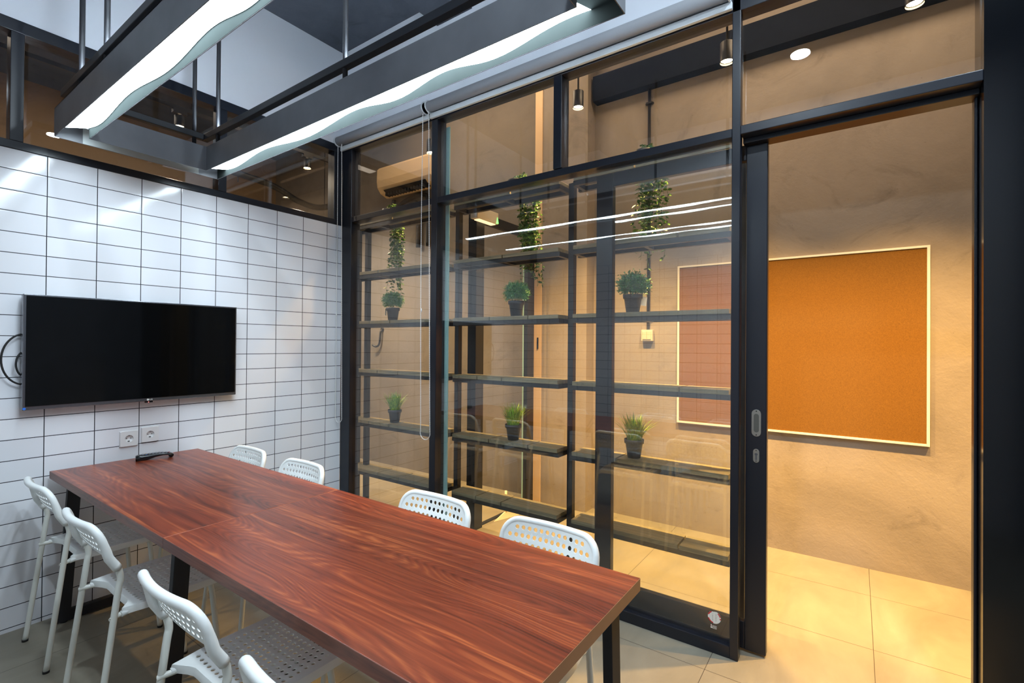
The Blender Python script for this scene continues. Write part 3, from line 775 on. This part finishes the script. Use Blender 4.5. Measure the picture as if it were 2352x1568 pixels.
def grass(x, y, z, label, seed):
    rnd = random.Random(seed); t = thing('potted_grass', label, 'plant', (x, y, z), 'potted grass plants')
    pot_mb(x, y, z, 0.036, 0.052, 0.105).build('pot', M['pot'], t)
    g = MB()
    for i in range(230):
        a = rnd.uniform(0, 2*PI); rr = 0.038*math.sqrt(rnd.random()); L = rnd.uniform(0.11, 0.185); lean = rnd.uniform(0.05, 0.85)*(0.3+rr/0.038)
        bx, by = x+rr*math.cos(a), y+rr*math.sin(a); a2 = a+rnd.uniform(-0.5, 0.5); w_ = 0.0034
        sx, sy = -math.sin(a2)*w_, math.cos(a2)*w_; vs = []
        for k in range(5):
            tt = k/4; hgt = L*tt*(1-0.25*lean*tt); out = L*lean*0.75*tt**1.6; wk = 1-tt**1.5
            cx, cy, cz = bx+math.cos(a2)*out, by+math.sin(a2)*out, z+0.088+hgt
            vs += [(cx-sx*wk, cy-sy*wk, cz), (cx+sx*wk, cy+sy*wk, cz)]
        g.add(vs, [(2*k, 2*k+1, 2*k+3, 2*k+2) for k in range(4)], True)
    g.build('blades', M['grass'], t, recalc=False)
def bush(x, y, z, label, seed, fine, R=0.082, tagrot=None):
    rnd = random.Random(seed); t = thing('potted_bush', label, 'plant', (x, y, z), 'bushy potted plants')
    pot_mb(x, y, z, 0.037, 0.052, 0.105).build('pot', M['pot'], t)
    g = MB(); c = Vector((x, y, z+0.100+R*0.68))
    def leaf(p, d, L, w_):
        d = d.normalized(); s = d.cross(Vector((rnd.uniform(-1, 1), rnd.uniform(-1, 1), rnd.uniform(-1, 1)))).normalized()*w_
        g.add([p, p+d*L*0.5+s, p+d*L, p+d*L*0.5-s], [(0, 1, 2, 3)], False)
    for i in range(620):
        a = rnd.uniform(0, 2*PI); cz = rnd.uniform(-0.72, 1.0); sz = math.sqrt(1-cz*cz); d = Vector((sz*math.cos(a), sz*math.sin(a), cz))
        L = R*rnd.uniform(0.70, 1.04)*(1.0 if fine else rnd.choice((0.85, 1.0, 1.2)))
        tip = c+Vector((d.x*L, d.y*L, d.z*L*0.84)); root = c+d*L*0.15
        g.tube([root, tip], [0.0008, 0.0005], 3, caps=False)
        for k in range(10):
            p = root+(tip-root)*(0.15+0.85*k/9); dd = d*0.7+Vector((rnd.uniform(-1, 1), rnd.uniform(-1, 1), rnd.uniform(-1, 1)))
            leaf(p, dd, 0.014 if fine else 0.011, 0.0019 if fine else 0.0042)
    g.build('foliage', M['bush'], t, recalc=False)
    if tagrot is not None: tag_part(t, x+tagrot[0], y+tagrot[1], z+0.045, tagrot[2], 0.032)
def vine(y, label, seed, n, zlow, lean):
    rnd = random.Random(seed); x = 0.355; z = LV[5]; t = thing('trailing_vine', label, 'plant', (x, y, z), 'trailing vines on the top shelf')
    pot_mb(x, y, z, 0.036, 0.050, 0.10).build('pot', M['pot'], t)
    g = MB(); stems = MB()
    def leaf(p, d, L):
        d = d.normalized(); up = Vector((rnd.uniform(-1, 1), rnd.uniform(-1, 1), rnd.uniform(-0.4, 1)))
        s = d.cross(up).normalized(); nn = s.cross(d)
        pts = [p, p+d*L*0.3+s*L*0.25-nn*L*0.04, p+d*L*0.65+s*L*0.22-nn*L*0.04, p+d*L, p+d*L*0.65-s*L*0.22-nn*L*0.04, p+d*L*0.3-s*L*0.25-nn*L*0.04, p+d*L*0.35, p+d*L*0.7]
        g.add(pts, [(0, 1, 6), (1, 2, 7, 6), (2, 3, 7), (0, 6, 5), (6, 7, 4, 5), (7, 3, 4)], False)
    for i in range(n):
        ln = zlow + (2.40-zlow)*rnd.random()**1.2*0.62 if i else zlow
        a = rnd.uniform(-0.9, 0.9); ex = 0.445+rnd.uniform(0.0, 0.06); ey = y+rnd.uniform(-0.075, 0.075)+lean*rnd.random()
        pts = [Vector((x, y, z+0.09)), Vector((x+0.045, y+(ey-y)*0.5, z+0.125+rnd.uniform(0, 0.03))), Vector((ex, ey, z+0.05))]
        zz = z+0.0
        yy, xx = ey, ex
        while zz > ln:
            pts.append(Vector((xx, yy, zz))); zz -= 0.05; yy += rnd.uniform(-0.014, 0.014); xx += rnd.uniform(-0.008, 0.008)
        sp = smooth_path(pts, 4); stems.tube(sp, 0.0011, 5, caps=False)
        for p in sp[2::2]:
            for sgn in (1, -1):
                an = rnd.uniform(0, 2*PI); leaf(p, Vector((math.cos(an), math.sin(an), rnd.uniform(-0.9, 0.15))), rnd.uniform(0.022, 0.036))
    st = stems.build('stems', M['vine'], t, recalc=False); g.build('leaves', M['vine'], t, recalc=False)
grass(0.335, -0.252, LV[1], 'potted green grass behind the narrow pane by the tiled wall', 1)
grass(0.335, -1.430, LV[1], 'potted green grass on the second shelf behind the middle glass pane', 2)
grass(0.335, -2.275, LV[1], 'potted green grass on the shelf just right of the door stile', 3)
bush(0.335, -0.218, LV[3], 'round fine-leaved bush in a pot behind the narrow pane', 11, True, 0.093, (-0.05, 0.03, 0.6))
bush(0.335, -1.447, LV[3], 'round fine-leaved bush in a pot behind the middle glass pane', 12, True, 0.093, None)
bush(0.335, -2.262, LV[3], 'spiky small-leaved bush in a pot with a white tag, behind the door leaf', 13, False, 0.090, (0.035, -0.05, -0.9))
vine(-0.135, 'green vine trailing behind the narrow pane by the tiled wall', 21, 20, 1.78, 0.05)
vine(-1.420, 'green vine trailing behind the middle glass pane', 22, 20, 1.80, -0.04)
vine(-2.315, 'green vine trailing behind the sliding door leaf', 23, 17, 1.86, -0.03)

# ------------------------------------------------------------------ corridor fittings
cbd = thing('cork_board', 'large orange cork board with thin white frame on the concrete wall', 'notice board', (1.455, -2.93, 1.40))
box(1.452, 1.466, -3.655, -2.200, 0.822, 1.995).build('cork_sheet', M['cork'], cbd)
box_f = MB().box(1.446, 1.468, -3.670, -3.655, 0.808, 2.008).box(1.446, 1.468, -2.200, -2.185, 0.808, 2.008).box(1.446, 1.468, -3.655, -2.200, 1.995, 2.008).box(1.446, 1.468, -3.655, -2.200, 0.808, 0.822)
box_f.build('frame', M['board_frame'], cbd, bevel=0.001)
sw = thing('light_switch', 'cream square switch box on the concrete wall below a black conduit', 'switch', (1.46, -1.95, 1.48))
box(1.435, 1.4695, -1.995, -1.903, 1.432, 1.522).build('switch_box', M['cream_plastic'], sw, bevel=0.004)
box(1.430, 1.436, -1.983, -1.950, 1.445, 1.510).build('rocker', M['cream_plastic'], sw, bevel=0.002)
box(1.430, 1.436, -1.948, -1.915, 1.445, 1.510).build('rocker', M['cream_plastic'], sw, bevel=0.002)
cd = thing('conduit_pipe', 'black conduit pipe running down the concrete wall to the switch', 'pipe', (1.455, -1.952, 1.52))
MB().tube([(1.457, -1.952, 1.522), (1.457, -1.952, 3.52)], 0.0115, 12).build('pipe', M['steel'], cd)
for z in (1.62, 2.45, 3.33):
    MB().box(1.440, 1.4695, -1.975, -1.929, z, z+0.014).lathe([(0.009, 0), (0.009, 0.012)], (1.457, -1.977, z+0.007), 'x', 12).lathe([(0.009, 0), (0.009, 0.012)], (1.457, -1.927, z+0.007), 'x', 12).build('clamp', M['steel'], cd)
# glazed door frame across the corridor
gd = struct(MB().box(0.470, 0.565, -0.985, -0.905, 0.0, 2.41).box(1.215, 1.330, -0.955, -0.905, 0.0, 2.41).box(0.565, 1.330, -0.955, -0.915, 2.335, 2.41)
            .box(0.565, 1.215, -0.960, -0.930, 0.0, 0.012).build('door_2', M['steel'], bevel=0.002))
text_part('ORE', 'sign_letters', 0.055, simple('dim_grey_letters', srgb(66, 68, 72), 0.6), gd, Matrix.Translation((0.515, -0.986, 1.955)) @ Matrix.Rotation(PI/2, 4, 'X') @ Matrix.Scale(-1, 4, (1, 0, 0)))
box(1.168, 1.176, -0.944, -0.936, 0.02, 2.33).build('glass_edge', M['teal_edge'], gd)
sl = struct(MB().box(1.322, 1.330, -1.030, -0.955, 0.0, 4.0).build('door_3', M['cream']))
box(1.316, 1.323, -1.004, -0.990, 1.36, 1.46).build('door_handle', M['steel'], sl)
eb_ = thing('emergency_light', 'pale box light on the black door frame across the corridor', 'lamp', (0.53, -1.0, 2.36))
box(0.395, 0.655, -1.050, -0.986, 2.322, 2.410).build('housing', M['cream_plastic'], eb_, bevel=0.004)
box(0.43, 0.63, -1.040, -0.995, 2.316, 2.323).build('lens', M['warm_panel'], eb_)
MB().add([(0.640, -1.052, 2.375), (0.655, -1.052, 2.330), (0.625, -1.052, 2.322), (0.640, -1.050, 2.375), (0.655, -1.050, 2.330), (0.625, -1.050, 2.322)], [(0, 1, 2), (3, 4, 5), (0, 1, 4, 3), (1, 2, 5, 4), (2, 0, 3, 5)]).build('green_arrow', M['green_led'], eb_)
# air conditioner
ac = thing('air_conditioner', 'beige wall air conditioner seen through the upper narrow pane', 'air conditioner', (1.32, 0.65, 3.2))
prof2 = [(1.4295, 3.07), (1.34, 3.045), (1.25, 3.075), (1.205, 3.13), (1.195, 3.20), (1.20, 3.33), (1.23, 3.36), (1.4295, 3.36)]
MB().prism(prof2, 0.235, 1.065, 'y').build('casing', M['ac'], ac, bevel=0.006)
lv = MB()
lv.add([(1.222, 0.33, 3.100), (1.222, 0.97, 3.100), (1.305, 0.97, 3.048), (1.305, 0.33, 3.048), (1.212, 0.33, 3.094), (1.212, 0.97, 3.094), (1.295, 0.97, 3.040), (1.295, 0.33, 3.040)],
       [(0, 1, 2, 3), (7, 6, 5, 4), (0, 4, 5, 1), (1, 5, 6, 2), (2, 6, 7, 3), (3, 7, 4, 0)]).build('air_outlet', M['dark'], ac)
for k in range(14): y = 0.36+k*0.045; box(1.222, 1.29, y, y+0.004, 3.030, 3.060).build('louver_fin', M['pot'], ac)
PT, PL_ = MB(), MB()
tag(PT.tube(smooth_path([(1.39, 1.0, 3.03), (1.39, 0.99, 2.95), (1.39, 0.9, 2.91), (1.39, 0.7, 2.95), (1.39, 0.62, 2.93), (1.39, 0.60, 2.80), (1.39, 0.60, 2.45)]), 0.026, 12)
    .build('insulated_pipe', M['steel']), 'thicker black insulated pipe curving under the air conditioner', 'pipe', 'air conditioner pipes')
tag(PL_.tube(smooth_path([(1.395, 0.95, 2.93), (1.395, 0.80, 3.0), (1.395, 0.56, 3.02), (1.395, 0.47, 2.98), (1.395, 0.46, 2.8), (1.395, 0.46, 2.45)]), 0.022, 12)
    .build('insulated_pipe', M['steel']), 'thinner black insulated pipe looping higher under the air conditioner', 'pipe', 'air conditioner pipes')
wh = thing('wall_hook', 'small black hook on the corridor wall behind the narrow pane', 'hook', (1.42, 1.2, 1.45))
MB().tube(smooth_path([(1.429, 1.22, 1.56), (1.40, 1.22, 1.53), (1.40, 1.24, 1.40), (1.39, 1.28, 1.36), (1.37, 1.33, 1.38)]), 0.012, 10).build('hook_arm', M['steel'], wh)
MB().lathe([(0.025, -0.012), (0.025, 0)], (1.429, 1.22, 1.56), 'x', 16).build('hook_plate', M['steel'], wh)
# floor stand foot
fs_ = thing('stand_foot', 'pale folded metal foot standing on the corridor floor under the lowest shelf', 'stand', (0.88, -0.98, 0))
MB().add([(0.70, -0.99, 0.002), (0.95, -1.06, 0.002), (1.05, -0.98, 0.002), (0.88, -0.965, 0.03), (0.87, -0.98, 0.03)], [(0, 1, 2, 3, 4), (0, 1, 4), (1, 2, 3, 4), (0, 3, 4), (0, 2, 3)]).build('foot_plate', M['cream_plastic'], fs_)
MB().tube([(0.885, -0.975, 0.02), (0.885, -0.975, 0.20)], 0.010, 10).build('stem', M['cream_plastic'], fs_)

# corridor downlights
CX = 0.585
for i, (y, e) in enumerate(((-4.35, 1.0), (-3.53, 1.0), (-2.71, 1.0), (-1.77, 1.0), (-0.385, 0.5), (0.75, 0.28))):
    lab = ['warm hanging downlight in the corridor beyond the doorway, out at the right', 'warm downlight seen at the top right through the glass above the doorway', 'warm downlight just left of the mullion beside the doorway',
           'warm downlight seen left in the wide upper glass pane', 'warm downlight seen right behind the bead chain', 'warm downlight at the hall end of the corridor'][i]
    t = thing('corridor_downlight', lab, 'lamp', (CX, y, 3.0), 'warm corridor downlights')
    MB().lathe([(0.036, 0.0), (0.036, 0.11), (0.012, 0.115)], (CX, y, 3.0), 'z', 24, caps=False).build('lamp_body', M['steel'], t)
    MB().lathe([(0.031, 0.012), (0.0005, 0.012)], (CX, y, 3.0), 'z', 24, caps=False).build('lamp_face', M['warm_disc'], t, recalc=False)
    MB().tube([(CX, y, 3.11), (CX, y, 4.05)], 0.006, 8).build('drop_rod', M['steel'], t)
    lamp('downlight_beam', 'SPOT', (CX, y, 2.995), 440*e, WARM, 0.03, (0, 0, 0), t, math.radians(98), 1.0)
# added ceiling panels, out of view, that brighten corridor and hall
def panel(x, y, sx, sy, e, col, lab):
    t = thing('added_panel_light', lab, 'lamp', (x, y, 4.05), 'added fill panels beyond the glass')
    box(x-sx/2-0.02, x+sx/2+0.02, y-sy/2-0.02, y+sy/2+0.02, 4.01, 4.05).build('added_panel_body', M['steel'], t)
    d = bpy.data.lights.new('added_panel_glow', 'AREA'); d.shape = 'RECTANGLE'; d.size = sx; d.size_y = sy; d.energy = e; d.color = col
    o = bpy.data.objects.new('added_panel_glow', d); COL.objects.link(o); o.parent = t; o.location = (0, 0, -0.045)
panel(0.80, -3.2, 0.5, 2.2, AMB, (1.0, 0.72, 0.46), 'added fill panel, out of view above the corridor by the cork board')
panel(0.80, -0.4, 0.5, 2.0, AMB*0.9, (1.0, 0.72, 0.46), 'added fill panel, out of view above the corridor by the racks')
panel(-1.2, 2.0, 2.4, 1.6, AMB*0.9, (1.0, 0.82, 0.66), 'added fill panel, out of view above the hall behind the tiled wall')
# hall track lights
tk = thing('track_rail', 'black lighting track in the hall behind the clerestory window', 'track', (-0.3, 1.2, 3.26))
MB().box(-2.2, 0.9, 1.185, 1.215, 3.285, 3.315).build('rail', M['steel'], tk)
for x in (-2.0, -0.6, 0.8): MB().tube([(x, 1.2, 3.31), (x, 1.2, 4.05)], 0.006, 8).build('drop_rod', M['steel'], tk)
for x, lab in ((-0.692, 'black track spotlight behind the clerestory, framed by the pendant light'), (0.440, 'lit black track spotlight behind the clerestory near the corner')):
    t = thing('track_spotlight', lab, 'lamp', (x, 1.2, 3.285), 'hall track spotlights')
    box(x-0.05, x+0.05, 1.18, 1.22, 3.255, 3.285).build('adapter', M['steel'], t)
    MB().lathe([(0.036, 0.0), (0.036, 0.085), (0.01, 0.09)], (x, 1.2, 3.15), 'z', 24, caps=False).build('lamp_body', M['steel'], t)
    MB().lathe([(0.031, 0.01), (0.0005, 0.01)], (x, 1.2, 3.15), 'z', 24, caps=False).build('lamp_face', M['warm_disc'], t, recalc=False)
    lamp('spot_beam', 'SPOT', (x, 1.2, 3.145), 180, (1.0, 0.80, 0.58), 0.03, (0, 0, 0), t, math.radians(150), 0.9)
du = thing('flexible_duct', 'dark flexible duct snaking behind the clerestory window near the corner', 'duct', (0.2, 1.9, 3.15))
MB().tube(smooth_path([(-1.2, 1.9, 3.15), (-0.4, 1.9, 3.15), (0.4, 1.9, 3.12), (0.75, 1.9, 3.02), (1.0, 1.9, 3.0), (1.25, 1.9, 3.08)]), 0.035, 8).build('duct_hose', M['steel'], du)
for x in (-1.1, 0.1, 1.1): MB().tube([(x, 1.9, 3.05), (x, 1.9, 4.05)], 0.005, 8).build('hanger_rod', M['steel'], du)
er = thing('wall_device', 'small dark device with green light showing above the clerestory sill', 'device', (-0.2, 0.5, 2.3))
box(-0.47, -0.22, 0.16, 0.24, 2.20, 2.368).build('casing', M['steel'], er)
box(-0.415, -0.375, 0.150, 0.161, 2.352, 2.367).build('indicator', M['green_led'], er)

# round ceiling lamps of the room (one is mirrored in the glass above the door; the last is added fill)
for x, y, e, lab in ((-1.95, -2.95, 1.0, 'round white ceiling lamp above the near end of the table'), (-0.80, -1.15, 0.5, 'round white ceiling lamp above the glass side of the table'), (-0.90, -3.85, 1.3, 'added round ceiling lamp behind the camera, fill for the lower room')):
    t = thing('ceiling_lamp', lab, 'lamp', (x, y, ZC), 'round ceiling lamps')
    MB().lathe([(0.078, 0.0), (0.078, -0.006), (0.066, -0.008)], (x, y, ZC), 'z', 28, caps=False).build('lamp_ring', M['steel'], t)
    MB().lathe([(0.066, -0.0075), (0.0005, -0.0075)], (x, y, ZC), 'z', 28, caps=False).build('lamp_face', M['cool_disc'], t, recalc=False)
    lamp('ceiling_glow', 'AREA', (x, y, ZC-0.012), ROOM*e, COOL, 0.13, (0, 0, 0), t)

# sticker on the fixed pane
sk = thing('pane_sticker', 'torn round white sticker with red rim low on the glass beside the door', 'sticker', (0.028, -2.783, 0.14))
def disc_pts(yc, zc, r, cut=None, n=36):
    pts = []
    for k in range(n):
        a = 2*PI*k/n; rr = r
        if 0.9 < a < 1.9: rr = r*(0.86+0.35*abs(a-1.4)*0.6)
        pts.append((yc+rr*math.cos(a+0.0)*1.0, zc+rr*math.sin(a)))
    return pts
MB().prism(disc_pts(-2.782, 0.150, 0.0285), 0.0288, 0.0294, 'x').build('paper_disc', M['paper'], sk)
def arc(a0_, a1_):
    mb = MB(); vs = []; n = 8
    for k in range(n+1):
        a = a0_+(a1_-a0_)*k/n
        for rr in (0.0235, 0.0283): vs.append((0.0285, -2.782+rr*math.cos(a), 0.150+rr*math.sin(a)))
    mb.add(vs, [(2*k, 2*k+1, 2*k+3, 2*k+2) for k in range(n)]); return mb
rr_ = MB()
for a0_, a1_ in ((0.25, 1.1), (2.2, 2.9), (-1.4, -0.3), (3.1, 3.35)):
    m_ = arc(a0_, a1_); rr_.add(m_.v, m_.f)
tag(rr_.build('red_rim', M['red'], sk, recalc=False), 'red printed rim segments', None)
ik = MB()
rnd = random.Random(5)
for col_ in (-0.006, 0.008):
    for k in range(9):
        z = 0.134+k*0.0038; wd = rnd.uniform(0.0015, 0.004); ik.box(0.0284, 0.0287, -2.782+col_-wd, -2.782+col_+wd*0.3, z, z+0.0009)
ik.build('scribbled_print', M['ink'], sk)
lo = MB()
lo.add([(0.0287, -2.772, 0.110), (0.0287, -2.769, 0.116), (0.0287, -2.766, 0.110), (0.0287, -2.769, 0.106)], [(0, 1, 2, 3)])
lo.box(0.0285, 0.0288, -2.773, -2.766, 0.098, 0.105)
for k in range(4):
    for j in range(5): lo.box(0.0285, 0.0288, -2.7765-j*0.0040, -2.7765-j*0.0040+0.0026, 0.0975+k*0.0040, 0.0975+k*0.0040+0.0024)
lo.build('small_print', M['white_ink'], sk)

bpy.context.view_layer.update()
